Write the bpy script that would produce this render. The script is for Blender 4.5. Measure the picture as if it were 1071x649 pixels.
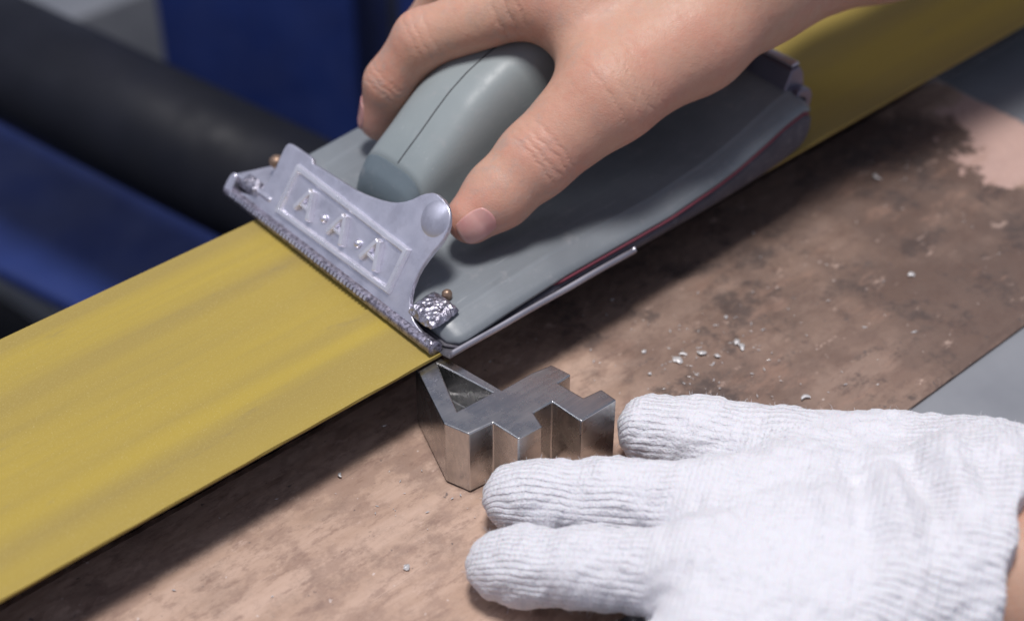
import bpy, bmesh, math, random
import numpy as np
from mathutils import Vector, Matrix

random.seed(4); np.random.seed(4)
for o in list(bpy.data.objects): bpy.data.objects.remove(o)
scn = bpy.context.scene
COL = scn.collection
MM = 0.001                                   # everything below is authored in millimetres

# ------------------------------------------------------------------ camera
PITCH, YAW = math.radians(39.4), math.radians(48.5)
CAM = Vector((-212.1, -272.7, 299.9)) * MM
fw = Vector((math.cos(YAW) * math.cos(PITCH), math.sin(YAW) * math.cos(PITCH), -math.sin(PITCH)))
cd = bpy.data.cameras.new('camera'); cam = bpy.data.objects.new('camera', cd); COL.objects.link(cam)
cam.location = CAM
cam.rotation_euler = fw.to_track_quat('-Z', 'Y').to_euler()
cd.sensor_width = 36.0; cd.lens = 1685.0 / 1071.0 * 36.0
cd.clip_start = 0.01; cd.clip_end = 50
cd.dof.use_dof = True; cd.dof.focus_distance = 0.448; cd.dof.aperture_fstop = 6.8; cd.dof.aperture_blades = 7
scn.camera = cam

# ------------------------------------------------------------------ light
world = bpy.data.worlds.new('World'); scn.world = world; world.use_nodes = True
bg = world.node_tree.nodes['Background']
bg.inputs[0].default_value = (0.50, 0.55, 0.72, 1); bg.inputs[1].default_value = 0.43

def area(name, loc, target, sx, sy, power, col):
    l = bpy.data.lights.new(name, 'AREA'); l.shape = 'RECTANGLE'; l.size = sx; l.size_y = sy
    l.energy = power; l.color = col
    o = bpy.data.objects.new(name, l); COL.objects.link(o); o.location = loc
    o.rotation_euler = (Vector(target) - Vector(loc)).to_track_quat('-Z', 'Y').to_euler()
    return o
area('ceiling_and_fill_light', (-0.10, -0.05, 1.6), (0.03, 0.03, 0), 0.28, 0.38, 26.5, (1.0, 0.965, 0.95))  # overhead ceiling tube, the main lamp
area('ceiling_and_fill_light', (-1.3, 1.3, 1.5), (0.05, 0.05, 0), 0.30, 1.2, 4.6, (0.90, 0.92, 1.0))  # added unseen fill lamp, gives the clip its highlight

scn.view_settings.view_transform = 'Standard'; scn.view_settings.look = 'None'
scn.view_settings.exposure = 0.0; scn.view_settings.gamma = 1.0
scn.view_settings.use_curve_mapping = False
scn.render.engine = 'CYCLES'

# ------------------------------------------------------------------ helpers
def link(o, parent=None):
    COL.objects.link(o)
    if parent is not None: o.parent = parent
    return o

def tag(o, label=None, cat=None, group=None, kind=None):
    if label: o['label'] = label
    if cat: o['category'] = cat
    if group: o['group'] = group
    if kind: o['kind'] = kind
    return o

def empty(name, loc):
    o = bpy.data.objects.new(name, None); o.empty_display_size = 0.02
    COL.objects.link(o); o.location = Vector(loc) * MM
    return o

def origin_of(parent):
    return np.array(parent.matrix_basis.translation) if parent is not None else np.zeros(3)

def mesh_obj(name, verts, faces, mat, parent=None, smooth=True, base=None, attrs=None):
    """verts in mm, world space.  base = world origin in mm for a top-level mesh."""
    v = np.asarray(verts, float) * MM
    off = np.zeros(3)
    p = parent
    while p is not None:
        off += np.array(p.location); p = p.parent
    if base is not None: off = np.array(base, float) * MM
    me = bpy.data.meshes.new(name)
    me.from_pydata((v - off).tolist(), [], [list(map(int, f)) for f in faces])
    if smooth: me.polygons.foreach_set('use_smooth', [True] * len(me.polygons))
    for k, a in (attrs or {}).items():
        at = me.attributes.new(k, 'FLOAT', 'POINT'); at.data.foreach_set('value', np.asarray(a, np.float32))
    me.materials.append(mat); me.update()
    o = bpy.data.objects.new(name, me); link(o, parent)
    if base is not None: o.location = Vector(off)
    return o

def bevel(o, w, seg=2, ang=35):
    m = o.modifiers.new('bevel', 'BEVEL'); m.width = w * MM; m.segments = seg
    m.limit_method = 'ANGLE'; m.angle_limit = math.radians(ang); m.harden_normals = True
    return o

def prism(poly, z0, z1):
    n = len(poly)
    v = [(x, y, z0) for x, y in poly] + [(x, y, z1) for x, y in poly]
    f = [list(range(n))[::-1], list(range(n, 2 * n))] + [[i, (i + 1) % n, n + (i + 1) % n, n + i] for i in range(n)]
    return v, f

def ccw(p):
    a = sum(p[i][0] * p[(i + 1) % len(p)][1] - p[(i + 1) % len(p)][0] * p[i][1] for i in range(len(p)))
    return p if a > 0 else p[::-1]

def boxv(c, h, R=None):
    v = []
    for sz in (-1, 1):
        for sx, sy in ((-1, -1), (1, -1), (1, 1), (-1, 1)):
            p = Vector((sx * h[0], sy * h[1], sz * h[2]))
            if R is not None: p = R @ p
            v.append(tuple(Vector(c) + p))
    f = [[3, 2, 1, 0], [4, 5, 6, 7]] + [[i, (i + 1) % 4, 4 + (i + 1) % 4, 4 + i] for i in range(4)]
    return v, f

def cylv(a, b, r0, r1=None, n=32, prof=None):
    """lathe along a->b; prof = [(t, r)...]"""
    a, b = Vector(a), Vector(b); r1 = r0 if r1 is None else r1
    ax = (b - a); L = ax.length; ax.normalize()
    u = ax.orthogonal().normalized(); w = ax.cross(u)
    prof = prof or [(0, r0), (1, r1)]
    v, f = [], []
    for t, r in prof:
        for k in range(n):
            an = 2 * math.pi * k / n
            v.append(tuple(a + ax * (t * L) + (u * math.cos(an) + w * math.sin(an)) * r))
    for i in range(len(prof) - 1):
        for k in range(n):
            f.append([i * n + k, i * n + (k + 1) % n, (i + 1) * n + (k + 1) % n, (i + 1) * n + k])
    f.append(list(range(n))[::-1]); f.append([(len(prof) - 1) * n + k for k in range(n)])
    return v, f

def grid_faces(nu, nv, close_v=False):
    f = []
    for i in range(nu - 1):
        for j in range(nv - (0 if close_v else 1)):
            j2 = (j + 1) % nv
            f.append([i * nv + j, i * nv + j2, (i + 1) * nv + j2, (i + 1) * nv + j])
    return f

# ------------------------------------------------------------------ materials
class M:
    def __init__(s, name, col=(.5, .5, .5), rough=.5, metal=0.0, spec=.5):
        s.m = bpy.data.materials.new(name); s.m.use_nodes = True
        s.t = s.m.node_tree; s.b = s.t.nodes['Principled BSDF']
        s.b.inputs['Base Color'].default_value = (*col, 1); s.b.inputs['Roughness'].default_value = rough
        s.b.inputs['Metallic'].default_value = metal; s.b.inputs['Specular IOR Level'].default_value = spec
        s.col = None; s.h = None
    def n(s, t, **kw):
        nd = s.t.nodes.new(t)
        for k, v in kw.items(): setattr(nd, k, v)
        return nd
    def l(s, a, b): s.t.links.new(a, b)
    def coord(s, scale=(1, 1, 1), loc=(0, 0, 0), rot=(0, 0, 0)):
        """world-mm coordinates (world position x1000), so patterns have real size"""
        g = s.n('ShaderNodeNewGeometry'); mp = s.n('ShaderNodeMapping')
        mp.inputs['Scale'].default_value = [1000 * k for k in scale]; mp.inputs['Location'].default_value = loc
        mp.inputs['Rotation'].default_value = rot
        s.l(g.outputs['Position'], mp.inputs['Vector']); return mp.outputs[0]
    def noise(s, vec, scale, detail=4, rough=.55, dist=0.0):
        nd = s.n('ShaderNodeTexNoise'); nd.inputs['Scale'].default_value = scale; nd.inputs['Detail'].default_value = detail
        nd.inputs['Roughness'].default_value = rough; nd.inputs['Distortion'].default_value = dist
        s.l(vec, nd.inputs['Vector']); return nd.outputs['Fac']
    def ramp(s, fac, lo, hi, a=0.0, b=1.0):
        nd = s.n('ShaderNodeMapRange'); nd.interpolation_type = 'SMOOTHSTEP'
        nd.inputs[1].default_value = lo; nd.inputs[2].default_value = hi; nd.inputs[3].default_value = a; nd.inputs[4].default_value = b
        s.l(fac, nd.inputs[0]); return nd.outputs[0]
    def math(s, op, a, b=None):
        nd = s.n('ShaderNodeMath', operation=op)
        for i, x in enumerate((a, b)):
            if x is None: continue
            if isinstance(x, (int, float)): nd.inputs[i].default_value = x
            else: s.l(x, nd.inputs[i])
        return nd.outputs[0]
    def mix(s, fac, a, b, blend='MIX'):
        nd = s.n('ShaderNodeMix', data_type='RGBA', blend_type=blend)
        for i, x in ((0, fac), (6, a), (7, b)):
            if isinstance(x, (int, float)): nd.inputs[i].default_value = x
            elif isinstance(x, tuple): nd.inputs[i].default_value = (*x, 1)
            else: s.l(x, nd.inputs[i])
        return nd.outputs[2]
    def attr(s, name):
        nd = s.n('ShaderNodeAttribute'); nd.attribute_name = name; return nd.outputs['Fac']
    def color(s, c): s.l(c, s.b.inputs['Base Color']); return s
    def rough(s, c): s.l(c, s.b.inputs['Roughness']); return s
    def bump(s, h, dist, strength=1.0):
        nd = s.n('ShaderNodeBump'); nd.inputs['Distance'].default_value = dist * MM; nd.inputs['Strength'].default_value = strength
        s.l(h, nd.inputs['Height'])
        if s.h is not None: s.l(s.h, nd.inputs['Normal'])
        s.h = nd.outputs[0]; s.l(s.h, s.b.inputs['Normal']); return s

def mat_skin():
    m = M('skin', (.6, .36, .26), .5, 0, .35)
    c = m.coord()
    blot = m.ramp(m.noise(c, .055, 3, .6), .35, .68)
    fine = m.ramp(m.noise(c, .35, 4, .6), .3, .75)
    base = m.mix(blot, (.535, .325, .232), (.55, .285, .205))
    base = m.mix(m.math('MULTIPLY', fine, .35), base, (.60, .395, .30))
    red = m.math('MULTIPLY', m.attr('blush'), .75)
    base = m.mix(red, base, (.57, .245, .19))
    grime = m.math('MULTIPLY', m.ramp(m.noise(c, .16, 6, .72), .46, .68), m.math('ADD', m.attr('grime'), .18))
    base = m.mix(m.math('MULTIPLY', grime, .42), base, (.38, .30, .265))
    m.color(base)
    m.rough(m.ramp(m.noise(c, .5, 3, .6), .2, .8, .42, .58))
    v = m.n('ShaderNodeTexVoronoi', feature='DISTANCE_TO_EDGE'); v.inputs['Scale'].default_value = 1.1; m.l(c, v.inputs['Vector'])
    m.bump(m.ramp(v.outputs['Distance'], 0, .25), .05, .5)
    m.bump(m.noise(c, .22, 5, .6), .6, .5)
    m.bump(m.attr('crease'), .55, .8)
    m.b.inputs['Subsurface Weight'].default_value = .22
    m.b.inputs['Subsurface Radius'].default_value = (1.0, .38, .22); m.b.inputs['Subsurface Scale'].default_value = .004
    return m.m

def mat_nail():
    m = M('nail', (.60, .30, .27), .3, 0, .5)
    c = m.coord()
    e = m.ramp(m.attr('edge'), .72, .98)
    col = m.mix(m.ramp(m.noise(c, .12, 3), .35, .65), (.54, .26, .245), (.58, .32, .29))
    m.color(m.mix(e, col, (.68, .50, .44)))
    m.b.inputs['Subsurface Weight'].default_value = .15; m.b.inputs['Subsurface Scale'].default_value = .002
    return m.m

def mat_glove():
    m = M('knit_cotton', (.83, .83, .86), .95, 0, .1)
    c = m.coord()
    warp = m.math('MULTIPLY', m.math('SUBTRACT', m.noise(c, .05, 4, .62), .5), 4.5)
    rib = m.math('SINE', m.math('MULTIPLY', m.math('ADD', m.attr('rib'), warp), 2 * math.pi / 2.0))
    rib = m.ramp(rib, -1, .15)
    amt = m.math('MULTIPLY', m.attr('ribamt'), m.ramp(m.noise(c, .07, 4, .65), .38, .62, .12, 1.0))
    row = m.ramp(m.math('SINE', m.math('MULTIPLY', m.attr('row'), 2 * math.pi / 1.5)), -1, 1)
    m.bump(m.noise(c, .75, 3, .7), .8, .5)
    m.bump(m.math('ADD', m.math('MULTIPLY', row, .3), m.math('MULTIPLY', m.noise(c, 1.6, 2, .6), .9)), .42, .7)
    m.bump(m.math('MULTIPLY', rib, amt), .5, .7)
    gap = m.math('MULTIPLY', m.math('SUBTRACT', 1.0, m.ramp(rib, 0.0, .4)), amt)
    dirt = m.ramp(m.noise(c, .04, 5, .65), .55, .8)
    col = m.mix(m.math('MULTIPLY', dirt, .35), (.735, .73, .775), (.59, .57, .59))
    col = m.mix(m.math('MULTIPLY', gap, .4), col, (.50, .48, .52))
    speck = m.ramp(m.noise(c, .33, 1, .5), .80, .84)
    col = m.mix(m.math('MULTIPLY', speck, .6), col, (.28, .26, .28))
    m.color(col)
    m.b.inputs['Sheen Weight'].default_value = .25; m.b.inputs['Sheen Roughness'].default_value = .6
    m.b.inputs['Subsurface Weight'].default_value = .08; m.b.inputs['Subsurface Scale'].default_value = .003
    return m.m

def mat_belt():
    m = M('abrasive_yellow', (.42, .32, .06), .8, 0, .25)
    st = m.coord((.0012, .040, .05), (0, 1.3, 0))
    a = m.ramp(m.noise(st, 1.0, 2, .5), .36, .66)
    st2 = m.coord((.006, .13, .1), (7, 3, 0))
    b = m.ramp(m.noise(st2, 1.0, 4, .65), .42, .75)
    col = m.mix(a, (.415, .305, .058), (.325, .240, .072))
    col = m.mix(m.math('MULTIPLY', b, .22), col, (.225, .172, .085))
    g = m.noise(m.coord(), 1.6, 3, .7)
    col = m.mix(m.math('MULTIPLY', m.ramp(g, .45, .75), .35), col, (.44, .345, .11))
    sp = m.ramp(m.noise(m.coord(), 2.6, 2, .6), .62, .72)
    col = m.mix(m.math('MULTIPLY', sp, .35), col, (.62, .52, .26))
    load = m.ramp(m.noise(m.coord((.03, .12, .1), (50, 2, 0)), 1.0, 6, .72), .60, .74)
    col = m.mix(m.math('MULTIPLY', load, .35), col, (.20, .16, .10))
    m.color(col); m.bump(g, .2, .6)
    return m.m

def mat_board():
    m = M('oily_wood', (.3, .2, .16), .6, 0, .4)
    c = m.coord()
    grain = m.noise(m.coord((.012, .11, .11), (2, 9, 0)), 1.0, 6, .65, .4)
    big = m.noise(m.coord((1, 1, 1), (40, 12, 0)), .021, 5, .62)
    med = m.noise(m.coord((.7, 1, 1), (0, 14, 0), (0, 0, .12)), .07, 7, .7)
    col = m.mix(m.ramp(grain, .3, .7), (.56, .395, .31), (.44, .295, .22))
    col = m.mix(m.math('MULTIPLY', m.ramp(med, .47, .60), .75), col, (.34, .225, .175))
    fin = m.noise(m.coord((.4, 1, 1), (3, 33, 0), (0, 0, -.06)), .30, 6, .74)
    col = m.mix(m.math('MULTIPLY', m.ramp(fin, .50, .66), .55), col, (.24, .15, .12))
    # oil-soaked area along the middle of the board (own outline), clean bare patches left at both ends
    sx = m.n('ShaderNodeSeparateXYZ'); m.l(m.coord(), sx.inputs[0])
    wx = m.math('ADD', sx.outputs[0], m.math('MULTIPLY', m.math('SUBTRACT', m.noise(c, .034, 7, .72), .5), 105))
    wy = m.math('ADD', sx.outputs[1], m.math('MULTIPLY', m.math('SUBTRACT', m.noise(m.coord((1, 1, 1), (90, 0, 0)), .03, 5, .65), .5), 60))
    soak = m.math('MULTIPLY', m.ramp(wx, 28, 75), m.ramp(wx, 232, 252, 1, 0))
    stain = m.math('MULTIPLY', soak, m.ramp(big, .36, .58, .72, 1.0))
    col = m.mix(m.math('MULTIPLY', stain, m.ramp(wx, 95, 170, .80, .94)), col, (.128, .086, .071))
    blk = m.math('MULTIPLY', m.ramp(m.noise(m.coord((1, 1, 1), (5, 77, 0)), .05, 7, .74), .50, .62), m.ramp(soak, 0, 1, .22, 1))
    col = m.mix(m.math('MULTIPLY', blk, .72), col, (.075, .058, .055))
    spots = m.ramp(m.noise(m.coord((1, 1, 1), (15, 3, 0)), .22, 3, .6), .68, .75)
    col = m.mix(m.math('MULTIPLY', spots, .75), col, (.10, .085, .085))
    pale = m.ramp(m.noise(m.coord((.6, 1, 1), (31, 8, 0)), .12, 6, .7), .60, .70)
    col = m.mix(m.math('MULTIPLY', pale, .6), col, (.64, .47, .39))
    # bare patch at the far end
    dx = m.math('DIVIDE', m.math('SUBTRACT', wx, 266), 42); dy = m.math('DIVIDE', m.math('SUBTRACT', wy, -22), 29)
    d = m.math('SQRT', m.math('ADD', m.math('MULTIPLY', dx, dx), m.math('MULTIPLY', dy, dy)))
    col = m.mix(m.ramp(d, .94, 1.04, .9, 0), col, (.56, .38, .33))
    scr = m.ramp(m.noise(m.coord((.02, .42, .4), (3, 1, 0), (0, 0, .10)), 1.0, 3, .6), .66, .74)
    col = m.mix(m.math('MULTIPLY', scr, .35), col, (.13, .09, .08))
    worn = m.ramp(m.noise(m.coord((.035, .09, .1), (11, 4, 0)), 1.0, 6, .7), .54, .66)
    col = m.mix(m.math('MULTIPLY', m.math('MULTIPLY', worn, soak), .38), col, (.36, .225, .17))
    chipn = m.ramp(m.noise(m.coord((1, 1, 1), (61, 20, 0)), .30, 3, .65), .70, .75)
    col = m.mix(m.math('MULTIPLY', chipn, .8), col, (.66, .56, .52))
    m.color(col)
    m.rough(m.ramp(m.noise(c, .09, 5, .65), .3, .7, .38, .75))
    m.bump(grain, .25, .6); m.bump(m.noise(c, .35, 5, .7), .5, .6); m.bump(blk, -.15, .5)
    return m.m

def mat_cast():
    m = M('cast_metal', (.60, .58, .68), .38, .85, .5)
    c = m.coord()
    dull = m.ramp(m.noise(c, .13, 6, .7), .42, .68)
    m.color(m.mix(dull, (.72, .71, .81), (.60, .59, .68)))
    m.rough(m.ramp(m.noise(c, .15, 5, .65), .3, .7, .28, .42))
    m.bump(m.noise(c, .9, 3, .6), .04, .5)
    return m.m

def mat_highlight():  # lighter copy of the clip metal, highlights of letters and frame painted in
    m = M('highlight_raised_metal', (.9, .89, .95), .24, .75, .5); c = m.coord()
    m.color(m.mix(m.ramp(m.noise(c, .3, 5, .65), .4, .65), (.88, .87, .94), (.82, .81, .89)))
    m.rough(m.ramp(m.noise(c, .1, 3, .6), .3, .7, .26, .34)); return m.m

def mat_crumple():
    m = M('crumpled_foil', (.62, .62, .68), .3, .9, .5)
    c = m.coord()
    v = m.n('ShaderNodeTexVoronoi'); v.inputs['Scale'].default_value = .62; m.l(c, v.inputs['Vector'])
    m.color(m.mix(m.ramp(m.noise(c, .32, 4, .6), .38, .62), (.28, .265, .32), (.55, .53, .61)))
    m.bump(v.outputs['Distance'], .7, .8); m.bump(m.noise(c, 1.2, 4, .7), .3, .6)
    return m.m

def mat_plastic(name, a, b, rough=.48, streak=True):
    m = M(name, a, rough, 0, .45)
    c = m.coord()
    col = m.mix(m.ramp(m.noise(c, .03, 5, .6), .35, .7), a, b)
    if streak:
        s_ = m.ramp(m.noise(m.coord((.02, .3, .2)), 1.0, 4, .6), .5, .8)
        col = m.mix(m.math('MULTIPLY', s_, .22), col, tuple(min(1, x * 1.7) for x in a))
    dust = m.ramp(m.noise(m.coord((1, 1, 1), (9, 2, 5)), .16, 6, .72), .54, .72)
    col = m.mix(m.math('MULTIPLY', dust, .30), col, (.36, .35, .36))
    scuff = m.ramp(m.noise(m.coord((.05, .9, .6), (0, 0, 0), (0, 0, .5)), 1.0, 3, .6), .68, .74)
    col = m.mix(m.math('MULTIPLY', scuff, .28), col, (.42, .44, .46))
    m.color(col); m.rough(m.ramp(m.noise(c, .12, 4, .6), .3, .7, rough - .1, rough + .12))
    m.bump(m.noise(c, .9, 3, .6), .06, .5)
    return m.m

def mat_steel():
    m = M('ground_steel', (.46, .43, .42), .22, 1.0, .5)
    br = m.noise(m.coord((.08, .9, .3)), 1.0, 4, .6)
    m.color(m.mix(m.ramp(br, .3, .7), (.47, .47, .475), (.56, .55, .545)))
    m.rough(m.ramp(m.noise(m.coord(), .12, 5, .65), .3, .7, .2, .34)); m.bump(br, .05, .5)
    return m.m

def mat_paint(name, a, b, rough=.45, metal=0.0, spec=.5):
    m = M(name, a, rough, metal, spec); c = m.coord()
    m.color(m.mix(m.ramp(m.noise(c, .012, 5, .6), .35, .7), a, b))
    m.rough(m.ramp(m.noise(c, .03, 4, .6), .3, .7, rough - .08, rough + .15)); m.bump(m.noise(c, .05, 3, .5), .4, .3)
    return m.m

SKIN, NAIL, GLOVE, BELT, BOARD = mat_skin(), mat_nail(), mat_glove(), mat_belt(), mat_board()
CAST, FOIL, STEEL, HIGHLIGHT = mat_cast(), mat_crumple(), mat_steel(), mat_highlight()
def mat_jaw():
    m = M('worn_jaw_metal', (.4, .38, .46), .42, .85, .5); c = m.coord()
    pit = m.noise(c, .75, 4, .7)
    m.color(m.mix(m.ramp(pit, .36, .6), (.16, .145, .18), (.40, .375, .46)))
    m.bump(pit, .15, .5); m.bump(m.noise(c, .25, 3, .6), .4, .4); return m.m
JAW = mat_jaw()
SHEET = mat_paint('sheet_metal', (.50, .49, .55), (.34, .33, .38), .34, .85)
DARKSTEEL = mat_paint('dark_steel', (.26, .25, .32), (.20, .19, .25), .35, .8)
SWARF = mat_paint('bright_swarf', (.80, .78, .78), (.66, .64, .64), .35, .3)
DECK = mat_plastic('deck_grey', (.205, .226, .246), (.165, .182, .20), .42)
HANDLE = mat_plastic('handle_grey', (.27, .305, .312), (.225, .26, .27), .5, False)
NOSE = mat_plastic('nose_grey', (.15, .19, .215), (.13, .165, .19), .5, False)
FOAM = mat_plastic('pad_grey', (.085, .08, .10), (.055, .05, .066), .7)
RED = mat_paint('red_felt', (.22, .05, .075), (.17, .04, .06), .8)
DARK = mat_paint('dark_seam', (.03, .033, .036), (.025, .025, .03), .7)
BACKING = mat_paint('cloth_backing', (.10, .055, .04), (.07, .04, .03), .85)
BRASS = mat_paint('dull_brass', (.34, .235, .17), (.24, .16, .12), .42, .7)
BLUE = mat_paint('blue_enamel', (.019, .040, .18), (.014, .028, .13), .5)
BLACK = mat_paint('black_rubber', (.009, .010, .016), (.014, .015, .024), .55, 0, .22)
BENCH = mat_paint('grey_bench', (.26, .27, .295), (.20, .21, .235), .5)
FLOOR = mat_paint('workshop_floor', (.022, .023, .028), (.014, .015, .019), .8, 0, .1)

# ------------------------------------------------------------------ setting
FLOOR_Z = -620
v, f = prism([(-2500, -2500), (2500, -2500), (2500, 2500), (-2500, 2500)], FLOOR_Z - 20, FLOOR_Z)
tag(mesh_obj('floor', v, f, FLOOR, smooth=False, base=(0, 0, FLOOR_Z)), kind='structure')

v, f = prism([(-420, -430), (620, -430), (620, 20.5), (-420, 20.5)], -52, -27.2)
o = bevel(mesh_obj('bench_top', v, f, BENCH, smooth=False, base=(100, -200, -52)), 1.5); tag(o, kind='structure')

# board: top built as a gently uneven sheet
def make_board():
    x0, x1, y0, y1, zt, zb = -420, 266, -88, 22.0, -25, -26.9
    nx, ny = 240, 44
    xs = np.linspace(x0, x1, nx); ys = np.linspace(y0, y1, ny)
    X, Y = np.meshgrid(xs, ys, indexing='ij')
    Z = zt + .25 * np.sin(X * .05 + 1) * np.sin(Y * .07) + np.random.uniform(-.1, .1, X.shape)
    ed = np.minimum.reduce([X - x0, x1 - X, Y - y0, y1 - Y]); Z -= np.where(ed < .01, .7 + np.random.uniform(0, .5, X.shape), 0)
    v = [tuple(p) for p in np.stack([X, Y, Z], -1).reshape(-1, 3)]
    f = [q[::-1] for q in grid_faces(nx, ny)]
    f = [list(q)[::-1] for q in f]
    idx = np.arange(nx * ny).reshape(nx, ny)
    ring = list(idx[:, 0]) + list(idx[-1, 1:]) + list(idx[-2::-1, -1]) + list(idx[0, -2:0:-1])
    b0 = len(v)
    for k in ring: v.append((v[k][0], v[k][1], zb))
    n = len(ring)
    for i in range(n):
        j = (i + 1) % n
        f.append([ring[j], ring[i], b0 + i, b0 + j][::-1])
    f.append([b0 + i for i in range(n)][::-1])
    # up-facing top
    f = [q for q in f]
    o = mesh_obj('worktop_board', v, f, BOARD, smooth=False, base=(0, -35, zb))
    bm = bmesh.new(); bm.from_mesh(o.data); bmesh.ops.recalc_face_normals(bm, faces=bm.faces); bm.to_mesh(o.data); bm.free()
    tag(o, 'long oil-stained brown wooden board under the belt and the steel block', 'board')
make_board()

# ------------------------------------------------------------------ background machine
rl = empty('machine_roller', (95, 400, -175))
A, B = Vector((56, 608, -140)), Vector((128, 218, -140))
v, f = cylv(A, B, 33, n=64, prof=[(0, 0.5), (0, 24), (.004, 26), (.006, 32), (.5, 33), (.994, 32), (.996, 26), (1, 24), (1, .5)])
mesh_obj('roller_sleeve', v, f, BLACK, rl)
v, f = cylv(A + (A - B) * .12, B + (B - A) * .12, 11, n=32); mesh_obj('axle', v, f, BENCH, rl)
tag(rl, 'thick black roller lying diagonally in the blurred background behind the belt', 'roller')

fr = empty('blue_machine', (300, 520, FLOOR_Z))
def blue(name, poly, z0, z1, mat=BLUE):
    v, f = prism(ccw(poly), z0, z1); bevel(mesh_obj(name, v, f, mat, fr, False), 4)
blue('cabinet_panel', [(243, 600), (333, 500), (430, 590), (340, 690)], FLOOR_Z + 2, -60)
blue('corner_post', [(352, 478), (412, 418), (470, 470), (410, 532)], FLOOR_Z + 2, -40)
blue('lower_beam', [(-22, 730), (43, 445), (59, 384), (92, 235), (215, 250), (150, 730)], -262, -250)
blue('grey_side_panel', [(205, 800), (372, 806), (470, 1000), (180, 1000)], FLOOR_Z + 2, -330, BENCH)
blue('dark_filler_box', [(-260, 640), (-260, 180), (40, 180), (28, 380), (5, 640)], FLOOR_Z + 2, -345, BLACK)  # black box added to make the corner below the beam dark
tag(fr, 'blue painted machine frame blurred behind the black roller', 'machine')

v, f = boxv((-84, 55, -35), (346, 30, 28)); o = bevel(mesh_obj('belt_gap_dark', v, f, BLACK, smooth=False, base=(-84, 52, -63)), 1.5)  # black box added as the shade in the gap below the belt edge
tag(o, 'added dark box standing in for the shade in the gap under the yellow belt', 'gap filler')

# ------------------------------------------------------------------ sanding belt
def make_belt():
    root = empty('sanding_belt', (0, 44, -1))
    xs = np.linspace(-430, 640, 320); ys = np.linspace(0, 88, 24)
    def zf(x, y):
        sag = -.9 * math.exp(-((x - 80) / 130) ** 2)            # pressed down a little under the sander
        return sag + .10 * math.sin(y * .09 + x * .012)
    def slab(name, z0, z1, mat, parent, e):
        v = []
        for x in xs:
            for y in ys:
                yy = e + (88 - 2 * e) * y / 88 + (.16 * math.sin(x * .31) * math.sin(x * .083) if y < 1 else 0)
                v.append((x, yy, z1 + zf(x, yy)))
        n = len(v)
        for x in xs:
            for y in ys:
                yy = e + (88 - 2 * e) * y / 88
                v.append((x, yy, z0 + zf(x, yy)))
        g = grid_faces(len(xs), len(ys)); f = [q for q in g] + [[k + n for k in q][::-1] for q in g]
        nx, ny = len(xs), len(ys)
        for i in range(nx - 1):
            a, b = i * ny, (i + 1) * ny; f.append([a, b, b + n, a + n][::-1])
            a, b = i * ny + ny - 1, (i + 1) * ny + ny - 1; f.append([a, b, b + n, a + n])
        for j in range(ny - 1):
            f.append([j, j + 1, j + 1 + n, j + n]); k = (nx - 1) * ny + j; f.append([k, k + 1, k + 1 + n, k + n][::-1])
        o = mesh_obj(name, v, f, mat, parent, smooth=False)
        bm = bmesh.new(); bm.from_mesh(o.data); bmesh.ops.recalc_face_normals(bm, faces=bm.faces); bm.to_mesh(o.data); bm.free()
    slab('grit_face', -.55, .35, BELT, root, 0.0)
    slab('cloth_backing', -1.1, -.57, BACKING, root, .25)
    tag(root, 'wide yellow abrasive belt stretched under the grey sander', 'sanding belt')
make_belt()

# ------------------------------------------------------------------ steel block
def make_block():
    zb, zt = -24.7, -2.4
    out = ccw([(-5, 3.2), (-14.2, -21.2), (-11.8, -28.7), (-4.0, -29.6), (-3.0, -39), (5.2, -39.6), (7.0, -34), (13.8, -34.2),
           (14.4, -45.2), (27.7, -45.4), (27.6, -39.4), (21.4, -38.6), (20.4, -29.6), (25.4, -29.4), (24.2, -22.6), (17.6, -21.4), (6.6, -21.2), (3.4, 2.2)])
    hole = ccw([(.2, -.6), (-8.2, -19.6), (3.9, -20.2)])
    bm = bmesh.new()
    def ring(p, z): return [bm.verts.new((x * MM, y * MM, z * MM)) for x, y in p]
    ot, ob_, ht, hb = ring(out, zt), ring(out, zb), ring(hole, zt), ring([(x * .97 - .05, y * .97 - .3) for x, y in hole], zt - 11)
    for a, b in ((ot, ob_), (hb, ht)):
        n = len(a)
        for i in range(n): bm.faces.new([a[i], b[i], b[(i + 1) % n], a[(i + 1) % n]])
    bm.faces.new(hb); bm.faces.new(ob_[::-1])
    ed = []
    for r in (ot, ht):
        for i in range(len(r)):
            e = bm.edges.get((r[i], r[(i + 1) % len(r)])); ed.append(e)
    bmesh.ops.triangle_fill(bm, edges=ed, use_beauty=True)
    bmesh.ops.recalc_face_normals(bm, faces=bm.faces)
    bmesh.ops.translate(bm, verts=bm.verts, vec=(-5 * MM, 22 * MM, -zb * MM))
    me = bpy.data.meshes.new('steel_block'); bm.to_mesh(me); bm.free(); me.materials.append(STEEL)
    o = bpy.data.objects.new('steel_block', me); COL.objects.link(o); o.location = Vector((5, -22, zb)) * MM
    bevel(o, .5, 3, 20)
    tag(o, 'polished steel workpiece with notches and a triangular pocket, held by the gloved hand', 'steel block')
make_block()

# ------------------------------------------------------------------ hand sander
def interp(xs, ys): return lambda x: float(np.interp(x, xs, ys))
DX = [3, 10, 25, 47, 92, 112, 122, 135, 144, 153, 158]
dtop = interp(DX, [5.6, 6.4, 8.0, 9.8, 10.2, 12.4, 14.2, 18.0, 21.2, 23.0, 20.5])
dbot = interp([3, 106, 121, 134, 144, 153, 159], [.45, .45, .9, 1.7, 2.6, 4.6, 9.0])

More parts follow.
